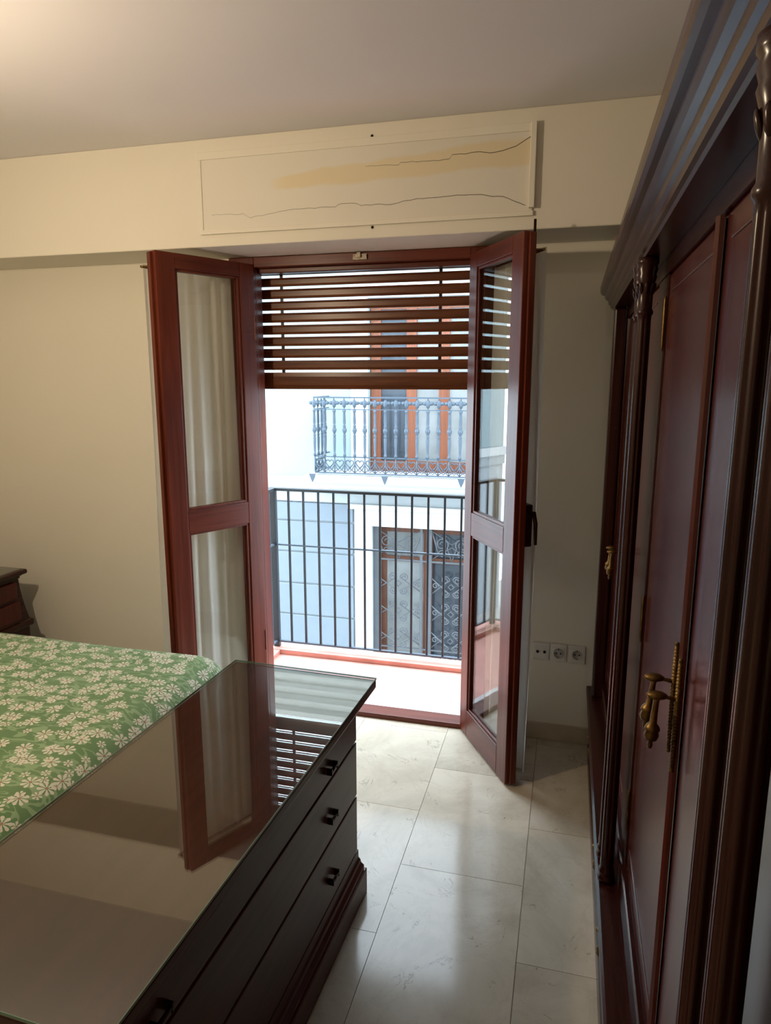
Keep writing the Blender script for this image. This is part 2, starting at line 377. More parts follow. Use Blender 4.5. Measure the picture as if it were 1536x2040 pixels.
def crack(pts, w):
    mb = MB(); P = []
    rnd = random.Random(3)
    for (xa, za), (xb, zb) in zip(pts[:-1], pts[1:]):
        n = max(2, int((xb - xa) / 0.02))
        for i in range(n):
            t = i / n; P.append((xa + (xb - xa) * t, za + (zb - za) * t + rnd.uniform(-0.0022, 0.0022)))
    P.append(pts[-1])
    for i, (p, q) in enumerate(zip(P[:-1], P[1:])):
        wa = w * (0.25 + 0.75 * i / len(P)); wb = w * (0.25 + 0.75 * (i + 1) / len(P))
        mb.hexa([(p[0], -0.0066, p[1] - wa), (q[0], -0.0066, q[1] - wb), (q[0], -0.0055, q[1] - wb), (p[0], -0.0055, p[1] - wa)],
                [(p[0], -0.0066, p[1] + wa), (q[0], -0.0066, q[1] + wb), (q[0], -0.0055, q[1] + wb), (p[0], -0.0055, p[1] + wa)])
    return mb
CRACK = plain('dark_crack', (0.06, 0.045, 0.03), 0.9)
obj('crack', crack([(0.70, 0.208), (0.83, 0.205), (0.84, 0.212), (0.90, 0.208), (1.02, 0.208), (1.03, 0.222), (1.13, 0.225), (1.19, 0.218), (1.26, 0.232), (1.312, 0.262)], 0.0012), CRACK, pan)
obj('crack', crack([(0.05, 0.072), (0.19, 0.068), (0.22, 0.052), (0.30, 0.060), (0.37, 0.071), (0.58, 0.073), (0.60, 0.081), (0.66, 0.078), (0.68, 0.070), (0.80, 0.068), (0.90, 0.080), (1.05, 0.082), (1.14, 0.078), (1.22, 0.066), (1.30, 0.033)], 0.0010), CRACK, pan)

# ================================================================== BALCONY DOOR: frame, shutter, leaves
FX0, FX1 = -1.39, -0.42
fr = thing('trim_2', (-0.905, YW, 0), 'red-brown wooden frame around the balcony doorway', 'door frame', kind='structure')
O = (-0.905, YW, 0)
def P(*a): return MB(O).box(*a)
obj('jamb', P(-1.51, FX0, 2.950, YW - 0.0005, 0.0, OZ - 0.001).box(OX0 + 0.001, FX0, YW, 3.035, 0.0, OZ - 0.001), FRAMEW['z'], fr, bevel=0.003)
obj('jamb', P(FX1, -0.30, 2.950, YW - 0.0005, 0.0, OZ - 0.001).box(FX1, OX1 - 0.001, YW, 3.035, 0.0, OZ - 0.001), FRAMEW['z'], fr, bevel=0.003)
obj('head', P(FX0, FX1, 2.950, 3.035, 2.092, OZ - 0.001), FRAMEW['x'], fr, bevel=0.003)
obj('stop', P(FX0, FX1, 2.990, 3.040, 2.072, 2.0915), FRAMEW['x'], fr, bevel=0.003)
obj('threshold', P(FX0, FX1, 2.955, 3.045, 0.0, 0.024), FRAMEW['x'], fr, bevel=0.004)
obj('bolt_catch', P(-0.925, -0.862, 2.944, 2.9498, 2.104, 2.128).box(-0.905, -0.888, 2.936, 2.944, 2.112, 2.134).box(-0.873, -0.862, 2.940, 2.944, 2.110, 2.124), TARNISH, fr, bevel=0.001)
obj('hinge', P(-1.405, -1.385, 2.938, 2.9495, 1.78, 1.88), FRAMEW['z'], fr)
obj('hinge', P(-1.405, -1.385, 2.938, 2.9495, 0.30, 0.40), FRAMEW['z'], fr)
tag(obj('trim_3', B(OX0, OX1, 3.0455, 3.075, -0.0015, 0.022), SILL, bevel=0.003), 'pale stone sill outside the balcony threshold', 'sill', kind='structure')

# roller shutter: wooden slats linked by metal tape, half lowered
SY = 3.078
sh = thing('roller_shutter', (-0.905, SY, 1.56), 'varnished brown wooden roller shutter half lowered over the doorway', 'roller shutter')
tops = [2.068, 2.018, 1.964, 1.912, 1.858, 1.804, 1.751, 1.697, 1.642]     # gap centres
g = 0.0058
sl = []
prev = 2.128
for zc in tops:
    sl.append((zc + g, prev)); prev = zc - g
sl.append((1.559, prev))
for (z0, z1) in sl:
    h = z1 - z0; c = (z0 + z1) / 2 - 1.56
    pr = [(-0.006, -h / 2), (0.006, -h / 2), (0.0075, -h / 4), (0.0075, h / 4), (0.006, h / 2), (-0.006, h / 2), (-0.0085, h / 4), (-0.0085, -h / 4)]
    me = MB().extrude(pr, -0.520, 0.520, lambda p, a: (a, p[0], p[1])).mesh('slat', SHUT)
    put('slat', me, sh, (0, 0, c), bevel=0.0012)
for xs in (-1.312 + 0.905, -0.567 + 0.905):
    for zc in tops: put('link', B(-0.007, 0.007, -0.003, 0.003, -0.008, 0.008).mesh('link', MAHO['z']), sh, (xs, 0, zc - 1.56))
for xs, s in ((-0.535, 1), (0.535, -1)):
    gm = MB().box(xs - 0.009, xs + 0.009, -0.022, -0.012, -1.53, 0.575).box(xs - 0.009, xs + 0.009, 0.012, 0.022, -1.53, 0.575)
    gm.box(xs - 0.009 if s > 0 else xs + 0.003, xs - 0.003 if s > 0 else xs + 0.009, -0.012, 0.012, -1.53, 0.575)
    obj('guide_rail', gm, IRON, sh)

# door leaves. local frame: x from hinge to free edge, y = thickness away from the outside face, z up
LW, LT = 0.478, 0.042
def leaf(name, hinge, end, side, label):
    d = Vector((end[0] - hinge[0], end[1] - hinge[1])); rz = math.atan2(d.y, d.x)
    L = thing(name, (hinge[0], hinge[1], 0.012), label, 'balcony door', rz, kind='structure')
    s = side                                     # +1: room face towards +y local
    def bx(x0, x1, z0, z1, y0=0.0, y1=LT): return B(x0, x1, min(s * y0, s * y1), max(s * y0, s * y1), z0, z1)
    H0, H1 = 0.0, 2.093
    obj('stile', bx(0.0, 0.075, H0, H1), FRAMEW['z'], L, bevel=0.003)
    obj('stile', bx(0.392, LW, H0, H1), FRAMEW['z'], L, bevel=0.003)
    obj('rail', bx(0.0755, 0.3915, H0, 0.123), FRAMEW['x'], L, bevel=0.002)
    obj('rail', bx(0.0755, 0.3915, 0.933, 1.033), FRAMEW['x'], L, bevel=0.002)
    obj('rail', bx(0.0755, 0.3915, 2.033, H1), FRAMEW['x'], L, bevel=0.002)
    for z0, z1 in ((0.123, 0.933), (1.033, 2.033)):
        obj('pane', bx(0.076, 0.391, z0 + 0.0005, z1 - 0.0005, 0.016, 0.020), PANE, L)
        for y0, y1 in ((0.006, 0.0155), (0.0205, 0.034)):
            m = MB(); w = 0.010
            for q in ((0.0755, 0.0755 + w, z0, z1), (0.3915 - w, 0.3915, z0, z1), (0.0755 + w, 0.3915 - w, z0, z0 + w), (0.0755 + w, 0.3915 - w, z1 - w, z1)):
                m.box(q[0], q[1], min(s * y0, s * y1), max(s * y0, s * y1), q[2], q[3])
            obj('glazing_bead', m, FRAMEW['z'], L, bevel=0.002)
    # meeting-edge rebate strip on the free edge
    obj('meeting_strip', bx(LW, LW + 0.012, H0 + 0.005, H1 - 0.005, 0.018, LT), FRAMEW['z'], L, bevel=0.002)
    for z in (0.30, 1.05, 1.80):
        obj('knuckle', MB().lathe([(0.006, -0.045), (0.006, 0.045)], (-0.004, s * (LT + 0.004), z), 8), DARKBRASS, L)
    return L, rz
leafL, rzL = leaf('door_1', (-1.386, 2.945), (-1.386 - 0.467, 2.945 - 0.884), -1, 'open balcony door leaf nearer the bed, two glass panes in red-brown wood')
leafR, rzR = leaf('door_2', (-0.424, 2.945), (-0.424 + 0.512, 2.945 - 0.859), 1, 'open balcony door leaf nearer the wardrobe, with the latch lever on its edge')
# latch and long bolt on the leaf near the wardrobe
h = obj('latch', MB().box(0.436, 0.486, LT + 0.002, LT + 0.030, 0.975, 1.135), DARKBRASS, leafR, bevel=0.004)
obj('lever', MB().tube([(0.463, LT + 0.024, 1.10), (0.470, LT + 0.042, 1.10), (0.478, LT + 0.047, 1.06), (0.482, LT + 0.047, 0.98)], [0.009, 0.009, 0.008, 0.006], 8), DARKBRASS, h)
obj('bolt_rod', MB().tube([(0.462, LT + 0.006, 1.13), (0.462, LT + 0.006, 2.135)], 0.005, 8), DARKBRASS, leafR)
obj('bolt_rod', MB().tube([(0.462, LT + 0.006, 0.02), (0.462, LT + 0.006, 0.985)], 0.005, 8), DARKBRASS, leafR)

# voile curtains on the room face of each leaf
def curtain(leafpos, rz, side, label, x0, x1, seed, z0=0.035, z1=2.06):
    rnd = random.Random(seed); t = thing('net_curtain', (leafpos[0], leafpos[1], 0.0), label, 'curtain', rz)
    def grid(x0, x1, nx, nz, amp, base, name, mat, zlo, zhi):
        ph = [rnd.uniform(0, 6.28) for _ in range(4)]
        vs = []; fs = []
        for j in range(nz + 1):
            z = zlo + (zhi - zlo) * j / nz; sp = 1.0 - 0.35 * (z / 2.06) ** 3
            for i in range(nx + 1):
                u = i / nx; xx = x0 + (x1 - x0) * u
                w = amp * sp * (math.sin(u * 31 + ph[0]) * 0.6 + math.sin(u * 53 + ph[1] + z * 0.8) * 0.3 + math.sin(u * 15 + ph[2] - z * 1.1) * 0.45)
                xx += 0.008 * math.sin(z * 3.1 + ph[3]) * u * (1 - z / 2.2)
                vs.append((xx, side * (LT + base + w), z))
        for j in range(nz):
            for i in range(nx):
                a = j * (nx + 1) + i; fs.append((a, a + 1, a + nx + 2, a + nx + 1))
        mb = MB(); mb.add(vs, fs, True); return obj(name, mb, mat, t)
    grid(x0, x1, 110, 40, 0.017, 0.046, 'voile_panel', VOILE, z0, z1)
    grid(x0 - 0.004, x0 + 0.05, 14, 40, 0.006, 0.062, 'lace_border', LACE, z0, z1)
    obj('curtain_rod', MB().tube([(x0 - 0.02, side * (LT + 0.040), z1 - 0.012), (x1 + 0.01, side * (LT + 0.040), z1 - 0.012)], 0.005, 8), BRASS, t)
    for xx in (x0 - 0.01, x1):
        obj('rod_bracket', MB().tube([(xx, side * (LT + 0.001), z1 - 0.012), (xx, side * (LT + 0.04), z1 - 0.012)], 0.004, 6), BRASS, t)
    return t
curtain((-1.386, 2.945), rzL, -1, 'white net curtain hanging on the door leaf beside the bed', 0.066, 0.486, 5)
curtain((-0.424, 2.945), rzR, 1, 'white net curtain hanging on the door leaf beside the wardrobe', 0.066, 0.462, 9)

# ---- wall sockets beside the wardrobe
def socket(cx, cz, kind, label):
    t = thing('wall_socket', (cx, YW, cz), label, 'socket', group='wall sockets by the wardrobe')
    obj('plate', B(-0.0355, 0.0355, -0.009, -0.0005, -0.041, 0.041), PLASTIC, t, bevel=0.003)
    obj('insert', B(-0.026, 0.026, -0.0115, -0.0092, -0.026, 0.026), PLASTIC, t, bevel=0.001)
    if kind == 'tv':
        for dx in (-0.015, 0.015): obj('aerial_hole', MB().lathe([(0.0062, 0.0), (0.0062, -0.004), (0.004, -0.004)], (dx, -0.0116, 0), 12, axis='y'), BLACK, t)
    else:
        obj('well', MB().lathe([(0.0215, 0.0), (0.0215, -0.0035), (0.0195, -0.0035), (0.0185, -0.001), (0.0, -0.001)], (0, -0.0117, 0), 24, axis='y'), PLASTIC_D, t)
        for dx in (-0.0095, 0.0095): obj('pin_hole', MB().lathe([(0.0035, 0.0), (0.0035, -0.0015), (0.0, -0.0015)], (dx, -0.0131, 0), 10, axis='y'), BLACK, t)
        for dz in (-0.0185, 0.0185): obj('earth_clip', B(-0.002, 0.002, -0.0165, -0.013, dz - 0.003, dz + 0.003), BRASS, t)
    return t
socket(-0.071, 0.419, 'tv', 'white aerial socket with two round holes, nearest the door leaf')
socket(0.004, 0.419, 'plug', 'white round plug socket in the middle of the row of three')
socket(0.083, 0.419, 'plug', 'white round plug socket at the end next to the wardrobe')

# ================================================================== OUTSIDE: balcony and street
FY = YW + WT
bal = tag(obj('balcony_floor', MB().box(-1.72, 0.02, FY, 3.70, -0.14, -0.004).box(OX0 + 0.001, OX1 - 0.001, YW + 0.001, FY, -0.098, -0.004), TERRA), 'terracotta red painted balcony floor', 'balcony', kind='structure')
obj('kerb', MB().box(-1.72, 0.02, 3.585, 3.70, -0.004, 0.022).box(-1.72, -1.60, FY, 3.585, -0.004, 0.022).box(-0.10, 0.02, FY, 3.585, -0.004, 0.022), TERRA, bal, bevel=0.003)
RY = 3.64; RX0, RX1 = -1.640, -0.045
of = MB().box(-10, XL - 0.2, YW, FY, -3.6, 8.5).box(XR + 0.2, 8, YW, FY, -3.6, 8.5).box(XL - 0.2, XR + 0.2, YW, FY, ZC + 0.15, 8.5).box(XL - 0.2, XR + 0.2, YW, FY, -3.6, -0.12)
tag(obj('wall_street_front', of, FAC_W), 'street front of the house around the balcony', 'wall', kind='structure')
rl = thing('balcony_railing', ((RX0 + RX1) / 2, RY, 0.022), 'plain black iron balcony railing with thin upright bars', 'railing')
O2 = ((RX0 + RX1) / 2, RY, 0.022)
def Q(*a): return MB(O2).box(*a)
for xp in (RX0, RX1):
    obj('post', Q(xp - 0.018, xp + 0.018, RY - 0.012, RY + 0.012, 0.0225, 0.975), IRON, rl)
tr = MB(O2).box(RX0 - 0.02, RX1 + 0.02, RY - 0.020, RY + 0.020, 0.975, 0.990)
for xp in (RX0, RX1): tr.box(xp - 0.02, xp + 0.02, FY, RY - 0.02, 0.975, 0.990)
obj('handrail', tr, IRON, rl)
for zz, nm in ((0.058, 'bottom_rail'), (0.655, 'middle_rail')):
    m = MB(O2).box(RX0, RX1, RY - 0.009, RY + 0.009, zz - 0.004, zz + 0.004)
    for xp in (RX0, RX1): m.box(xp - 0.009, xp + 0.009, FY, RY - 0.009, zz - 0.004, zz + 0.004)
    obj(nm, m, OLDIRON, rl)
barm = B(-0.0055, 0.0055, -0.0055, 0.0055, 0.062, 0.974).mesh('bar', IRON)
xs = -1.545
while xs < RX1 - 0.04:
    put('bar', barm, rl, (xs - O2[0], 0, -0.022)); xs += 0.0915
for xp in (RX0, RX1):
    for yy in (3.30, 3.39, 3.48, 3.57): put('bar', barm, rl, (xp - O2[0], yy - RY, -0.022))
tag(obj('street', B(-14, 12, YW + WT + 0.02, 11.0, -3.75, -3.6), PAVE), 'grey paved street below the balcony', 'street', kind='structure')

# ---- building across the street
BY = 9.8
bd = thing('facing_building', (-2.0, BY, -3.6), 'pale blue and white townhouse across the street with iron balcony', 'building')
OB = (-2.0, BY, -3.6)
def W(*a): return MB(OB).box(*a)
BX0, BX1 = -11.0, 7.5
up = MB(OB)                                   # upper wall with openings left for the balcony doors
for x0, x1, z0, z1 in ((BX0, -2.86, 0.16, 4.5), (-2.86, -1.00, 2.75, 4.5), (-1.00, 1.30, 0.16, 4.5), (1.30, 2.9, 2.75, 4.5), (2.9, BX1, 0.16, 4.5)):
    up.box(x0, x1, BY, BY + 0.35, z0, z1)
up.box(-2.86, -1.0, BY + 0.30, BY + 0.35, 0.16, 2.75).box(1.30, 2.9, BY + 0.30, BY + 0.35, 0.16, 2.75)
obj('upper_wall', up, FAC_P, bd)
low = MB(OB)
for x0, x1, z0 in ((BX0, -2.80, -3.6), (-2.80, -0.75, -0.56), (-0.75, BX1, -3.6)): low.box(x0, x1, BY, BY + 0.35, z0, 0.159)
low.box(-2.80, -0.75, BY + 0.30, BY + 0.35, -3.6, -0.561)
obj('lower_wall', low, FAC_G, bd)
zj = [-0.235, -0.538, -1.034, -1.545, -2.063, -2.570, -3.08, -3.59]
for z1, z0 in zip(zj[:-1], zj[1:]):
    for x0, x1 in ((-8.0, -3.10), (-0.42, 4.2)):
        obj('rusticated_block', W(x0, x1, BY - 0.035, BY - 0.001, z0 + 0.012, z1 - 0.012), FAC_B, bd, bevel=0.008)
obj('string_course', W(BX0, BX1, BY - 0.10, BY - 0.001, -0.02, 0.16), FAC_W, bd, bevel=0.01)
obj('fascia_band', W(BX0, BX1, BY - 0.05, BY - 0.0012, -0.225, -0.021), FAC_G, bd)
sr = MB(OB).box(-3.07, -2.80, BY - 0.06, BY - 0.001, -3.6, -0.228).box(-2.80, -0.75, BY - 0.06, BY - 0.001, -0.56, -0.228).box(-0.75, -0.45, BY - 0.06, BY - 0.001, -3.6, -0.228)
sr.box(-3.16, -0.36, BY - 0.12, BY - 0.06, -0.30, -0.226)
obj('doorway_surround', sr, FAC_W, bd, bevel=0.008)
# street door with wrought-iron grille
ed = obj('street_door', MB(OB).box(-2.80, -2.62, BY + 0.16, BY + 0.22, -3.6, -0.561).box(-2.04, -1.90, BY + 0.16, BY + 0.22, -3.6, -0.561).box(-1.35, -1.22, BY + 0.16, BY + 0.22, -3.6, -0.561).box(-0.90, -0.75, BY + 0.16, BY + 0.22, -3.6, -0.561)
    .box(-2.62, -0.90, BY + 0.162, BY + 0.218, -0.67, -0.561).box(-2.62, -0.90, BY + 0.162, BY + 0.218, -1.13, -1.05), BROWNW, bd)
def grp(n, m, p):          # sub-part under a part that carries no own offset
    return put(n, m, p)
for x0, x1, mt in ((-2.619, -2.041, GREYGLASS), (-1.899, -1.351, DARKGLASS), (-1.219, -0.901, DARKGLASS)):
    obj('pane', MB(OB).box(x0, x1, BY + 0.18, BY + 0.20, -3.6, -1.131).box(x0, x1, BY + 0.18, BY + 0.20, -1.049, -0.671), mt, ed)
gr = obj('iron_grille', MB(OB).box(-2.80, -0.75, BY + 0.03, BY + 0.05, -1.09, -1.065), GRILLE, bd)
obj('grille_bar', MB(OB).box(-2.80, -0.75, BY + 0.03, BY + 0.05, -2.49, -2.47), GRILLE, gr)
for xx, hw in ((-2.755, 0.044), (-2.05, 0.020), (-1.93, 0.040), (-1.28, 0.014), (-1.20, 0.030), (-0.775, 0.024)):
    obj('grille_upright', MB(OB).box(xx - hw, xx + hw, BY + 0.028, BY + 0.052, -3.6, -0.561), GRILLE, gr)
def spiral(cx, cz, r, turns, a0, dirn, tail=None):
    pts = []; n = int(14 * turns)
    for i in range(n + 1):
        t = i / n; a = a0 + dirn * 2 * PI * turns * t; rr = r * (0.25 + 0.75 * t)
        pts.append((cx + rr * math.cos(a), BY + 0.04, cz + rr * math.sin(a)))
    if tail: pts.append((tail[0], BY + 0.04, tail[1]))
    return MB(OB).tube(pts, 0.009, 5)
for x0, x1 in ((-2.78, -2.03), (-1.89, -1.29), (-1.17, -0.77)):
    cx = (x0 + x1) / 2; w = (x1 - x0) / 2
    for zc in (-1.50, -1.93, -2.36, -2.79, -3.22):
        for s in (-1, 1):
            obj('scroll', spiral(cx + s * 0.09, zc + 0.15, 0.066, 1.5, 0 if s > 0 else PI, s, (cx + s * w, zc - 0.08)), GRILLE, gr)
            obj('scroll', spiral(cx + s * 0.085, zc - 0.06, 0.060, 1.5, 0 if s > 0 else PI, -s, (cx + s * w, zc + 0.17)), GRILLE, gr)
            obj('scroll', spiral(cx + s * (w - 0.06), zc + 0.05, 0.050, 1.3, PI / 2, s), GRILLE, gr)
        q = 0.045
        obj('diamond', MB(OB).tube([(cx, BY + 0.04, zc + 0.05 + q), (cx + q, BY + 0.04, zc + 0.05), (cx, BY + 0.04, zc + 0.05 - q), (cx - q, BY + 0.04, zc + 0.05)], 0.010, 5, True), GRILLE, gr)
    for s in (-1, 1):
        obj('scroll', spiral(cx + s * w * 0.5, -0.80, 0.10, 1.6, 0 if s > 0 else PI, s, (cx, -1.06)), GRILLE, gr)
        obj('scroll', spiral(cx + s * w * 0.45, -0.95, 0.07, 1.3, PI / 2, -s, (cx + s * w, -0.60)), GRILLE, gr)
    obj('grille_bar', MB(OB).tube([(x0, BY + 0.04, -0.60), (cx, BY + 0.04, -0.80), (x1, BY + 0.04, -0.60)], 0.008, 5), GRILLE, gr)
    obj('grille_bar', MB(OB).tube([(x0, BY + 0.04, -1.04), (cx, BY + 0.04, -0.84), (x1, BY + 0.04, -1.04)], 0.008, 5), GRILLE, gr)

# balcony doors on the upper floor
def french(x0, x1, posts, wide):
    m = MB(OB)
    for p in posts: m.box(p - wide / 2, p + wide / 2, BY + 0.10, BY + 0.16, 0.16, 2.60)
    m.box(x0, x1, BY + 0.102, BY + 0.158, 2.60, 2.749).box(x0, x1, BY + 0.102, BY + 0.158, 0.16, 0.42)
    o = obj('balcony_door', m, ORANGEW, bd)
    for a, b_, mt in zip(posts[:-1], posts[1:], (DARKGLASS, GREYGLASS, GREYGLASS, DARKGLASS)):
        obj('pane', W(a + wide / 2 + 0.001, b_ - wide / 2 - 0.001, BY + 0.125, BY + 0.135, 0.421, 2.599), mt, o)
    return o
french(-2.86, -1.00, (-2.77, -2.235, -1.755, -1.11), 0.15)
french(1.30, 2.90, (1.38, 2.10, 2.82), 0.14)
obj('window_surround', MB(OB).box(-3.12, -2.86, BY - 0.03, BY - 0.0005, 0.161, 3.0).box(-1.0, -0.74, BY - 0.03, BY - 0.0005, 0.161, 3.0).box(-2.86, -1.0, BY - 0.03, BY - 0.0005, 2.75, 3.0), FAC_W, bd, bevel=0.006)
# white slatted roller shutter window further along the facade
sw = obj('shuttered_window', MB(OB).box(4.0, 4.10, BY - 0.05, BY - 0.0005, 0.6, 2.7).box(5.5, 5.60, BY - 0.05, BY - 0.0005, 0.6, 2.7).box(4.10, 5.50, BY - 0.05, BY - 0.0005, 2.6, 2.7).box(4.10, 5.50, BY - 0.01, BY - 0.0005, 0.6, 2.6), FAC_G, bd)
sm_ = B(-0.695, 0.695, -0.028, -0.012, -0.026, 0.026).mesh('slat', WHITESLAT)
for i in range(28): put('slat', sm_, sw, (4.80 - OB[0], BY - OB[1], 0.66 + i * 0.068 - OB[2]))
# balcony slab with stepped mouldings
BF = 9.2
obj('balcony_slab', MB(OB).box(-3.62, 3.3, BF - 0.10, BY - 0.001, 0.17, 0.275).box(-3.52, 3.2, BF + 0.02, BY - 0.001, 0.085, 0.1695).box(-3.40, 3.1, BF + 0.22, BY - 0.102, -0.02, 0.0845), FAC_W, bd, bevel=0.012)
# ornate cast-iron railing
bx0, bx1 = -3.48, 3.2
ir = obj('ornate_railing', MB(OB).box(bx0, bx1, BF - 0.018, BF + 0.018, 1.355, 1.375).box(bx0, bx1, BF - 0.010, BF + 0.010, 1.195, 1.207).box(bx0, bx1, BF - 0.012, BF + 0.012, 0.530, 0.545).box(bx0, bx1, BF - 0.012, BF + 0.012, 0.300, 0.316)
    .box(bx0 - 0.018, bx0 + 0.018, BF + 0.018, BY - 0.002, 1.355, 1.375).box(bx0 - 0.01, bx0 + 0.01, BF + 0.010, BY - 0.002, 1.195, 1.207).box(bx0 - 0.012, bx0 + 0.012, BF + 0.012, BY - 0.002, 0.53, 0.545).box(bx0 - 0.012, bx0 + 0.012, BF + 0.012, BY - 0.002, 0.30, 0.316)
    .box(bx1 - 0.018, bx1 + 0.018, BF + 0.018, BY - 0.002, 1.355, 1.375).box(bx1 - 0.01, bx1 + 0.01, BF + 0.010, BY - 0.002, 1.195, 1.207).box(bx1 - 0.012, bx1 + 0.012, BF + 0.012, BY - 0.002, 0.53, 0.545), OLDIRON, bd)
prof = [(0.022, 0.545), (0.022, 0.575), (0.014, 0.59), (0.017, 0.63), (0.021, 0.74), (0.022, 0.80), (0.016, 0.82), (0.026, 0.835), (0.016, 0.85), (0.018, 0.87), (0.034, 0.905), (0.034, 0.925), (0.018, 0.955), (0.027, 0.97), (0.016, 0.985), (0.022, 1.02), (0.019, 1.12), (0.017, 1.16), (0.026, 1.175), (0.022, 1.195)]
balm = MB().lathe(prof, n=8).mesh('baluster', OLDIRON)
om = MB().ball((0, 0, 1.28), 0.04, 8, 5, (0.8, 0.5, 1.5)).ball((-0.045, 0, 1.29), 0.03, 8, 5, (1.1, 0.5, 0.9)).ball((0.045, 0, 1.29), 0.03, 8, 5, (1.1, 0.5, 0.9)).box(-0.006, 0.006, -0.005, 0.005, 1.207, 1.355)
omm = om.mesh('cast_leaf', OLDIRON)
hp = []
for i in range(15):
    a = 2 * PI * i / 15; hp.append((0.0037 * 16 * math.sin(a) ** 3, 0, 0.445 + 0.0040 * (13 * math.cos(a) - 5 * math.cos(2 * a) - 2 * math.cos(3 * a) - math.cos(4 * a))))
hm = MB().tube(hp, 0.009, 4, True).tube([(-0.074, 0, 0.32), (0, 0, 0.38), (0.074, 0, 0.32)], 0.010, 4).tube([(-0.074, 0, 0.53), (-0.074, 0, 0.32)], 0.010, 4).tube([(-0.074, 0, 0.44), (-0.04, 0, 0.37), (0, 0, 0.33), (0.04, 0, 0.37), (0.074, 0, 0.44)], 0.008, 4)
hmm = hm.mesh('heart_panel', OLDIRON)
def rail_piece(me, nm, x, y, rz=0): put(nm, me, ir, (x - OB[0], y - OB[1], -OB[2]), (0, 0, rz))
n = 0; xx = bx0
while xx < bx1 + 0.01:
    rail_piece(balm, 'baluster', xx, BF); rail_piece(omm, 'cast_leaf', xx, BF)
    if xx + 0.148 < bx1 + 0.01: rail_piece(hmm, 'heart_panel', xx + 0.074, BF)
    xx += 0.1485
for xe in (bx0, bx1):
    for yy in (BF + 0.15, BF + 0.30, BF + 0.45):
        rail_piece(balm, 'baluster', xe, yy, PI / 2); rail_piece(omm, 'cast_leaf', xe, yy, PI / 2); rail_piece(hmm, 'heart_panel', xe, yy - 0.074, PI / 2)
for xk in (bx0, -2.42, -1.36, 0.0, 1.4):
    obj('iron_bracket', MB(OB).extrude([(-0.05, 0.3), (0.05, 0.3), (0.0, 0.18)], BF - 0.125, BF - 0.102, lambda p, a, xk=xk: (xk + p[0], a, p[1])), OLDIRON, bd)
# cornice, parapet and the roof edge
for i, (dy, z0, z1) in enumerate(((0.10, 3.75, 3.92), (0.12, 4.50, 4.62), (0.24, 4.6205, 4.76), (0.38, 4.7605, 4.90), (0.50, 4.9005, 5.02))):
    m = MB(OB); pr = [(BY - 0.0005 if i < 1 else BY, z0), (BY - dy * 0.72, z0), (BY - dy * 0.95, z0 + (z1 - z0) * 0.35), (BY - dy, z1), (BY if i else BY - 0.0005, z1)]
    m.extrude(pr, BX0, BX1, lambda p, a: (a, p[0], p[1])); obj('cornice_moulding', m, FAC_C, bd)
obj('roof_slab', W(BX0, BX1, BY - 0.0, BY + 2.5, 4.5005, 5.06), FAC_W, bd)

# ================================================================== WARDROBE
wd = thing('wardrobe', (0.45, 1.15, 0.0), 'large dark mahogany wardrobe with fluted columns, cornice and brass pulls', 'wardrobe')
OW = (0.45, 1.15, 0.0)
def V(*a): return MB(OW).box(*a)
WN, WF = -0.52, 2.82            # near and far end of the carcass
FXW = 0.190                      # front plane of the frame
carc = MB(OW).box(0.215, 0.79, WN, WF, 0.06, 1.93)
obj('carcass', carc, MAHO['z'], wd)
obj('frieze', V(FXW, 0.2145, WN, WF, 1.825, 1.93), MAHO['y'], wd)
obj('lower_rail', V(FXW - 0.01, 0.2145, WN, WF, 0.325, 0.40), MAHO['y'], wd, bevel=0.004)
for y0, y1 in ((1.645, 1.797), (0.522, 0.676), (2.74, 2.82), (-0.52, -0.44)):
    obj('stile', V(FXW, 0.2145, y0, y1, 0.4005, 1.8245), MAHO['z'], wd, bevel=0.003)
# corner pilaster at the far end
obj('pilaster', V(0.143, FXW - 0.0005, 2.752, 2.815, 0.3255, 1.862), MAHO['z'], wd, bevel=0.008)
obj('pilaster', V(0.143, FXW - 0.0005, -0.515, -0.455, 0.3255, 1.862), MAHO['z'], wd, bevel=0.008)
# cornice: moulded profile swept along the front and returned at the far end; (outward, z)
cp = [(0.0, 1.863), (0.047, 1.863), (0.050, 1.869), (0.056, 1.872), (0.058, 1.882), (0.064, 1.887), (0.066, 1.899), (0.074, 1.905), (0.079, 1.914), (0.079, 1.920), (0.088, 1.924), (0.094, 1.932), (0.096, 1.942), (0.096, 1.957), (0.090, 1.963), (0.0, 1.963)]
def cornice(cp, name, mat, x0, yf, xe, yn):
    m = MB(OW); n = len(cp)
    rows = [[(x0 - d, yn, z) for d, z in cp], [(x0 - d, yf + d, z) for d, z in cp], [(xe, yf + d, z) for d, z in cp]]
    vs = sum(rows, []); fs = [(r * n + i, r * n + (i + 1) % n, (r + 1) * n + (i + 1) % n, (r + 1) * n + i) for r in range(2) for i in range(n)]
    m.add(vs, fs); m.add(vs, [tuple(range(n)), tuple(range(2 * n, 3 * n))]); return obj(name, m, mat, wd)
cornice(cp, 'cornice', MAHO['y'], FXW - 0.0005, WF + 0.0005, 0.79, WN)
obj('top_board', V(0.196, 0.79, WN, WF, 1.9305, 1.960), MAHO['y'], wd)
lp = [(0.0, 0.255), (0.040, 0.255), (0.046, 0.262), (0.050, 0.276), (0.058, 0.282), (0.063, 0.292), (0.063, 0.312), (0.057, 0.318), (0.0, 0.3245)]
cornice(lp, 'base_moulding', MAHO['y'], FXW - 0.0005, WF + 0.0005, 0.79, WN)
cornice([(0.0, 0.0), (0.045, 0.0), (0.045, 0.055), (0.035, 0.070), (0.0, 0.070)], 'plinth', MAHO['y'], FXW - 0.0005, WF + 0.0005, 0.79, WN)
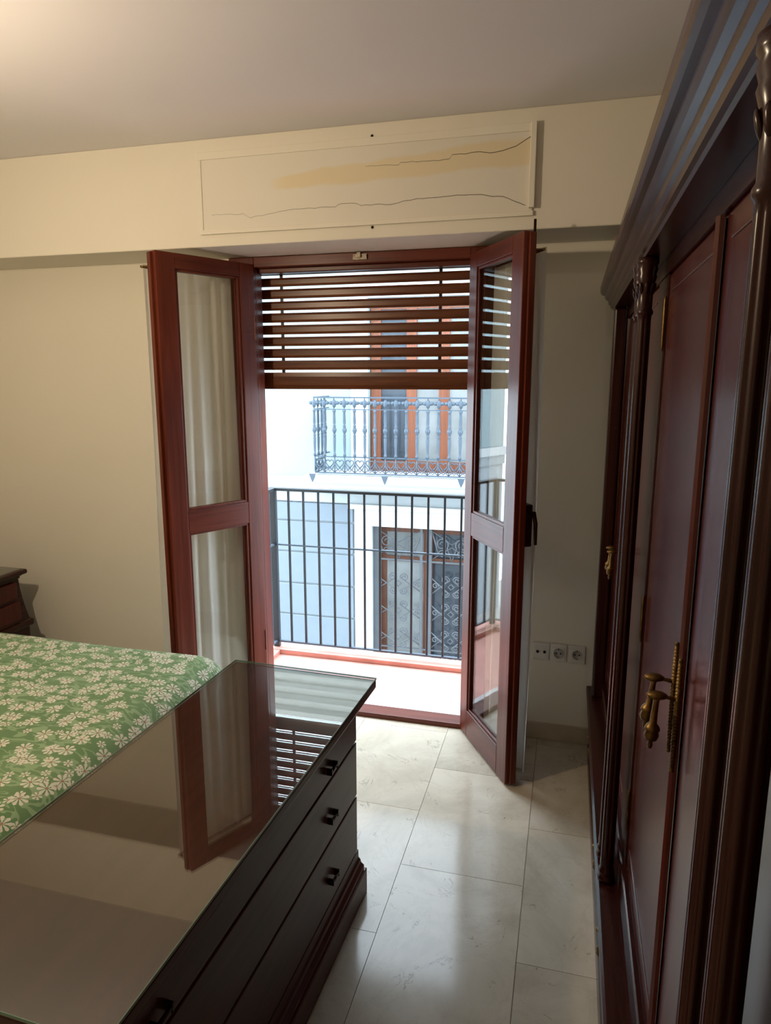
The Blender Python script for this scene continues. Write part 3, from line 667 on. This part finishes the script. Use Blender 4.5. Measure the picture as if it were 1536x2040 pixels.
# fluted columns
def flute(a, z):
    if z < 0.40 or z > 1.735: return 1.0
    return 1.0 - 0.13 * abs(math.cos(4 * a)) ** 4
colp = [(0.022, 0.3245), (0.022, 0.334), (0.018, 0.339), (0.0205, 0.348), (0.0205, 0.353), (0.0165, 0.360), (0.0175, 0.372), (0.0168, 0.384), (0.0168, 0.404)] + [(0.0168 - 0.0018 * i / 12, 0.41 + 1.32 * i / 12) for i in range(13)] + [(0.0150, 1.740), (0.0178, 1.744), (0.0178, 1.750), (0.0150, 1.755), (0.0152, 1.785), (0.0172, 1.808), (0.0212, 1.822), (0.0195, 1.828), (0.0225, 1.838), (0.0205, 1.845), (0.0235, 1.850), (0.0235, 1.862)]
colm = MB().lathe(colp, n=48, mod=flute).mesh('column', MAHO['z'])
leafm = MB().ball((0, 0, 0), 0.008, 8, 6, (0.45, 0.7, 1.7)).mesh('carved_leaf', MAHO['z'])
for yy in (1.675, 1.767, 0.645, 0.553):
    c_ = put('column', colm, wd, (0.150 - OW[0], yy - OW[1], 0))
    for i in range(8):
        a = 2 * PI * i / 8; put('carved_leaf', leafm, c_, (0.0165 * math.cos(a), 0.0165 * math.sin(a), 1.797), (0, 0.25, a))
# doors with raised panels
def wdoor(y0, y1, handle_far, hinge_y):
    d = obj('door', MB(OW).box(FXW + 0.004, 0.2145, y0, y1, 0.402, 1.823), MAHO_DOOR, wd, bevel=0.006)
    a0, a1, b0, b1 = y0 + 0.045, y1 - 0.045, 0.47, 1.785; w = 0.0035
    for q in ((a0, a1, b0, b0 + w), (a0, a1, b1 - w, b1)):
        obj('inlay_line', V(FXW + 0.0022, FXW + 0.0042, q[0], q[1], q[2], q[3]), INLAY, d, bevel=0.001)
    for z in (1.72, 1.05, 0.55) if 1.2 < y1 < 1.7 else ():
        obj('hinge', MB(OW).lathe([(0.0, -0.058), (0.002, -0.055), (0.0030, -0.048), (0.0030, 0.048), (0.002, 0.055), (0.0, 0.058)], (FXW - 0.0025, hinge_y, z), 8), BRASS, d)
    return d
doors = [wdoor(1.078, 1.643, False, 1.640), wdoor(0.678, 1.072, True, 0.682), wdoor(1.799, 2.231, True, 1.803), wdoor(2.237, 2.738, False, 2.734), wdoor(0.088, 0.520, False, 0.516), wdoor(-0.438, 0.082, True, -0.434)]
for k, yy in ((0, 1.075), (2, 2.234), (4, 0.085)):
    obj('astragal', MB(OW).extrude([(FXW + 0.0008, -0.011), (FXW - 0.005, -0.009), (FXW - 0.009, 0.0), (FXW - 0.005, 0.009), (FXW + 0.0008, 0.011)], 0.405, 1.82, lambda p, a, yy=yy: (p[0], yy + p[1] + 0.008, a)), MAHO_DOOR, doors[k])
# brass pulls: beaded strip plate, leaf bracket, hanging baluster drop
def pull_meshes():
    st = []
    z = -0.088
    while z < 0.088:
        r = 0.0052 * (0.75 + 0.35 * math.cos(z / 0.088 * PI / 2))
        st += [(r * 0.72, z), (r, z + 0.0028), (r * 0.72, z + 0.0056)]; z += 0.0056
    plate = MB().lathe([(0.0, -0.094), (0.004, -0.091)] + st + [(0.004, 0.092), (0.0, 0.095)], n=10).mesh('back_plate', BRASS)
    br = MB().tube([(0, 0, 0.028), (-0.014, 0, 0.030), (-0.026, 0, 0.031)], [0.0035, 0.003, 0.003], 8).ball((-0.030, 0, 0.032), 0.013, 10, 6, (1.25, 0.8, 0.5)).mesh('bracket', BRASS)
    dp = [(0.0, -0.086), (0.003, -0.084), (0.0045, -0.078), (0.003, -0.073), (0.009, -0.069), (0.0115, -0.062), (0.0095, -0.055), (0.012, -0.052), (0.010, -0.047), (0.0058, -0.042), (0.0050, -0.025), (0.0042, -0.006), (0.0060, 0.0), (0.0, 0.004)]
    drop = MB().lathe(dp, n=12).mesh('drop', BRASS)
    return plate, br, drop
PL, BR, DR = pull_meshes()
def pull(door, y, z, tilt):
    p = put('pull', PL, door, (FXW - 0.010 - OW[0], y - OW[1], z))
    put('bracket', BR, p); put('drop', DR, p, (-0.030, 0, 0.028), (0, tilt, 0))
pull(doors[0], 1.098, 1.105, 0.10); pull(doors[1], 1.054, 1.095, 0.06)
pull(doors[3], 2.262, 1.04, 0.08); pull(doors[2], 2.205, 1.04, 0.05)
# drawers below the doors
for y0, y1 in ((1.70, 2.80), (0.66, 1.692), (-0.51, 0.652)):
    dr = obj('drawer', V(0.178, 0.2145, y0, y1, 0.076, 0.252), MAHO['y'], wd, bevel=0.004)
    for yy in (y0 + 0.22, y1 - 0.10 if y0 == 0.66 else y1 - 0.22):
        p = put('drawer_pull', DR, dr, (0.142 - OW[0], yy - OW[1], 0.236)); put('pull_bracket', BR, p, (0.030, 0, -0.028))

# ================================================================== CHEST OF DRAWERS (turned 2 degrees)
CA = math.radians(2.05)
CL, CW_ = 1.22, 0.476           # top length and width
ch = thing('chest_of_drawers', (-0.523, 1.870, 0.0), 'long dark wood chest of drawers with a glass sheet on top', 'chest of drawers', -CA)
# local frame: x to the left is negative (0 = drawer-side edge of the top), y towards the camera is negative (0 = far end)
C_ = CHESTW
obj('glass_top', B(-CW_ + 0.002, -0.002, -CL + 0.002, -0.002, 0.714, 0.720), TOPGLASS, ch)
eg = MB()
for q in ((-0.002, -0.0008, -CL, 0), (-CW_ + 0.0008, -CW_ + 0.002, -CL, 0)): eg.box(q[0], q[1], q[2], q[3], 0.7142, 0.7198)
eg.box(-CW_ + 0.002, -0.002, -0.002, -0.0008, 0.7142, 0.7198).box(-CW_ + 0.002, -0.002, -CL + 0.0008, -CL + 0.002, 0.7142, 0.7198)
obj('glass_edge', eg, GLASSEDGE, ch)
obj('top_board', B(-CW_ + 0.001, -0.001, -CL + 0.001, -0.001, 0.688, 0.7138), C_['y'], ch, bevel=0.004)
bx0_, bx1_, by0_, by1_ = -CW_ + 0.03, -0.055, -CL + 0.045, -0.045
obj('carcass', B(bx0_, bx1_ - 0.012, by0_, by1_, 0.115, 0.6875), C_['y'], ch)
fz = MB().extrude([(bx1_ - 0.0115, 0.640), (bx1_ + 0.006, 0.640), (bx1_ + 0.010, 0.652), (bx1_ + 0.022, 0.672), (bx1_ + 0.024, 0.6875), (bx1_ - 0.0115, 0.6875)], by0_ - 0.012, by1_ + 0.014, lambda p, a: (p[0], a, p[1]))
obj('frieze_moulding', fz, C_['y'], ch, bevel=0.002)
rows = [(0.530, 0.636), (0.348, 0.524), (0.155, 0.342)]
hm_ = MB().tube([(0.013, -0.019, 0), (0.013, 0.019, 0)], 0.0042, 8)
handm = hm_.mesh('handle', DARKBRASS)
cap = MB().box(0.0005, 0.017, -0.0022, 0.0022, -0.0095, 0.0095).mesh('handle_end', DARKBRASS)
for z0, z1 in rows:
    d = obj('drawer', B(bx1_ - 0.0115, bx1_ + 0.004, by0_ + 0.004, by1_ + 0.002, z0, z1), C_['y'], ch, bevel=0.003)
    for yy in (by1_ - 0.22, by0_ + 0.135):
        hh = put('handle', handm, d, (bx1_ + 0.004, yy, (z0 + z1) / 2 - 0.015))
        for s in (-1, 1): put('handle_end', cap, hh, (0, s * 0.021, 0))
bm_ = MB().extrude([(bx1_ - 0.0115, 0.085), (bx1_ + 0.022, 0.085), (bx1_ + 0.022, 0.100), (bx1_ + 0.012, 0.108), (bx1_ + 0.010, 0.118), (bx1_ + 0.004, 0.124), (bx1_ + 0.003, 0.150), (bx1_ - 0.0115, 0.150)], by0_ - 0.010, by1_ + 0.014, lambda p, a: (p[0], a, p[1]))
obj('base_moulding', bm_, C_['y'], ch, bevel=0.0015)
obj('plinth', B(bx0_ - 0.005, bx1_ + 0.028, by0_ - 0.02, by1_ + 0.024, 0.0, 0.0845), C_['y'], ch, bevel=0.003)

# ================================================================== BED
b0, b1, c0, c1 = -3.02, -1.19, 0.72, 2.275       # x and y limits
bed = thing('bed', ((b0 + b1) / 2, (c0 + c1) / 2, 0.0), 'bed base and mattress under the green flowered spread', 'bed')
OE = ((b0 + b1) / 2, (c0 + c1) / 2, 0)
obj('mattress', MB(OE).box(b0 + 0.10, b1 - 0.11, c0 + 0.11, c1 - 0.11, 0.331, 0.566), PLASTIC, bed, bevel=0.03)
obj('base', MB(OE).box(b0 + 0.10, b1 - 0.11, c0 + 0.11, c1 - 0.11, 0.16, 0.33), MAHO['x'], bed, bevel=0.01)
for xx in (b0 + 0.18, b1 - 0.18):
    for yy in (c0 + 0.18, c1 - 0.18): obj('leg', MB(OE).lathe([(0.025, 0.0), (0.03, 0.1595)], (xx, yy, 0), 10), MAHO['z'], bed)
obj('headboard', MB(OE).box(b0 - 0.06, b0 - 0.02, c0, c1, 0.15, 1.05), MAHO['y'], bed, bevel=0.01)
def spread():
    R = 0.13; top = 0.585; hem = 0.10
    ax, ay = (b1 - b0) / 2 - R, (c1 - c0) / 2 - R
    flat = top - R - hem; arc = R * PI / 2; ext = arc + flat
    def axis(a, n):
        s = [-a - ext * (1 - i / 14) for i in range(14)] + [-a + 2 * a * i / n for i in range(n + 1)] + [a + ext * (i + 1) / 14 for i in range(14)]
        return s
    us, vs_ = axis(ax, 44), axis(ay, 36)
    def pos(u, v):
        iu, iv = max(-ax, min(ax, u)), max(-ay, min(ay, v)); eu, ev = u - iu, v - iv
        d = math.hypot(eu, ev); w = 0.0028 * (math.sin(u * 7 + v * 3) + math.sin(u * 3.1 - v * 8.3 + 1))
        if d < 1e-9: return (iu, iv, top + w)
        dx, dy = eu / d, ev / d
        dd = max(abs(eu), abs(ev))
        if dd < arc: o, z = R * math.sin(dd / R), top - R * (1 - math.cos(dd / R))
        else:
            o, z = R + 0.010 * math.sin((u + v) * 14) * min(1, (dd - arc) / 0.2), top - R - (dd - arc)
        return (iu + dx * o, iv + dy * o, z + w * max(0, 1 - dd / arc))
    V_ = [pos(u, v) for v in vs_ for u in us]; nu = len(us)
    F = [(j * nu + i, j * nu + i + 1, (j + 1) * nu + i + 1, (j + 1) * nu + i) for j in range(len(vs_) - 1) for i in range(nu - 1)]
    me = bpy.data.meshes.new('bedspread'); me.from_pydata(V_, [], F)
    uvl = me.uv_layers.new(name='cloth'); UV = [(u, v) for v in vs_ for u in us]
    for l in me.loops: uvl.data[l.index].uv = UV[l.vertex_index]
    me.polygons.foreach_set('use_smooth', [True] * len(F)); me.materials.append(FLOWERS)
    o = put('bedspread', me, None, (OE[0], OE[1], 0))
    md = o.modifiers.new('thickness', 'SOLIDIFY'); md.thickness = 0.004; md.offset = -1
    return tag(o, 'green bedspread printed with small cream daisies, draped over the bed', 'bedspread')
spread()

# ================================================================== NIGHTSTAND
ns = thing('nightstand', (-2.86, 2.585, 0.0), 'dark wood nightstand with flared sides behind the bed', 'nightstand')
ON = (-2.86, 2.585, 0)
nx0, nx1, ny0, ny1 = -3.085, -2.660, 2.36, 2.795
m = MB(ON); levels = [(0.395, 0.012), (0.44, 0.004), (0.50, -0.004), (0.56, -0.010), (0.610, -0.012)]
for (za, ea), (zb, eb) in zip(levels[:-1], levels[1:]):
    f = lambda e, z: [(nx0, ny0 - e, z), (nx1 + e, ny0 - e, z), (nx1 + e, ny1 + e, z), (nx0, ny1 + e, z)]
    m.hexa(f(ea, za), f(eb, zb))
obj('body', m, MAHO['y'], ns)
m = MB(ON)
def ring(m, e, z0, z1): m.box(nx0, nx1 + e, ny0 - e, ny1 + e, z0, z1)
ring(m, -0.006, 0.6105, 0.622); ring(m, 0.000, 0.6225, 0.630); obj('neck_moulding', m, MAHO['y'], ns, bevel=0.002)
m = MB(ON); ring(m, 0.022, 0.6305, 0.656); obj('top', m, MAHO['y'], ns, bevel=0.010)
m = MB(ON); m.box(nx0, nx1 + 0.002, ny0 - 0.002, ny1 + 0.0, 0.6562, 0.661); obj('glass_sheet', m, TOPGLASS, ns)
m = MB(ON); ring(m, 0.030, 0.355, 0.3945); obj('base_moulding', m, MAHO['y'], ns, bevel=0.014)
m = MB(ON); ring(m, 0.010, 0.06, 0.3545); obj('lower_case', m, MAHO['y'], ns, bevel=0.004)
for z0, z1, e in ((0.515, 0.600, 0.002), (0.405, 0.500, 0.012)):
    d = obj('drawer', MB(ON).box(nx1 - 0.01, nx1 + e + 0.005, ny0 + 0.03, ny1 - 0.045, z0, z1), MAHO_DOOR, ns, bevel=0.004)
    obj('knob', MB(ON).lathe([(0.005, 0.0), (0.005, 0.012), (0.011, 0.018), (0.009, 0.026), (0.0, 0.028)], (nx1 + e + 0.005, (ny0 + ny1) / 2 - 0.01, (z0 + z1) / 2), 10, axis='x'), BRASS, d)
for yy in (ny0 + 0.03, ny1 - 0.03):
    for xx in (nx0 + 0.03, nx1 - 0.03): obj('foot', MB(ON).box(xx - 0.025, xx + 0.025, yy - 0.025, yy + 0.025, 0.0, 0.0595), MAHO['z'], ns)

# ================================================================== CEILING LAMP (hangs just outside the picture)
LP = (-1.75, 1.12, 2.13)
pl = thing('pendant_lamp', (LP[0], LP[1], ZC), 'warm bulb hanging on a cord, with a small cream shade added to block its upward light', 'lamp')
OLm = (LP[0], LP[1], ZC)
obj('ceiling_rose', MB(OLm).lathe([(0.0, ZC - 0.0005), (0.05, ZC - 0.0005), (0.05, ZC - 0.012), (0.02, ZC - 0.03), (0.0, ZC - 0.03)], (LP[0], LP[1], 0), 20), BRASS, pl)
obj('cord', MB(OLm).tube([(LP[0], LP[1], ZC - 0.03), (LP[0], LP[1], LP[2] + 0.10)], 0.003, 6), PLASTIC, pl)
obj('bulb_holder', MB(OLm).lathe([(0.004, 0.105), (0.016, 0.098), (0.018, 0.05), (0.014, 0.044)], LP, 14), BRASS, pl)
SHADE = voile('cream_added_shade'); SHADE.node_tree.nodes['Mix Shader.001'].inputs[0].default_value = 0.0  # unseen shade, added over the bulb to cut its glow on the ceiling
obj('added_lamp_shade', MB(OLm).add([(LP[0] + r_ * math.cos(2 * PI * i / 28), LP[1] + r_ * math.sin(2 * PI * i / 28), LP[2] + z_) for r_, z_ in ((0.020, 0.102), (0.035, 0.098), (0.070, 0.064)) for i in range(28)],
    [(j * 28 + i, j * 28 + (i + 1) % 28, (j + 1) * 28 + (i + 1) % 28, (j + 1) * 28 + i) for j in range(2) for i in range(28)], True), SHADE, pl)
obj('bulb', MB(OLm).lathe([(0.012, 0.0435), (0.014, 0.034), (0.026, 0.016), (0.032, 0.0), (0.030, -0.014), (0.020, -0.026), (0.0, -0.032)], LP, 16), emit('warm_bulb', (1.0, 0.79, 0.54), BULB), pl)
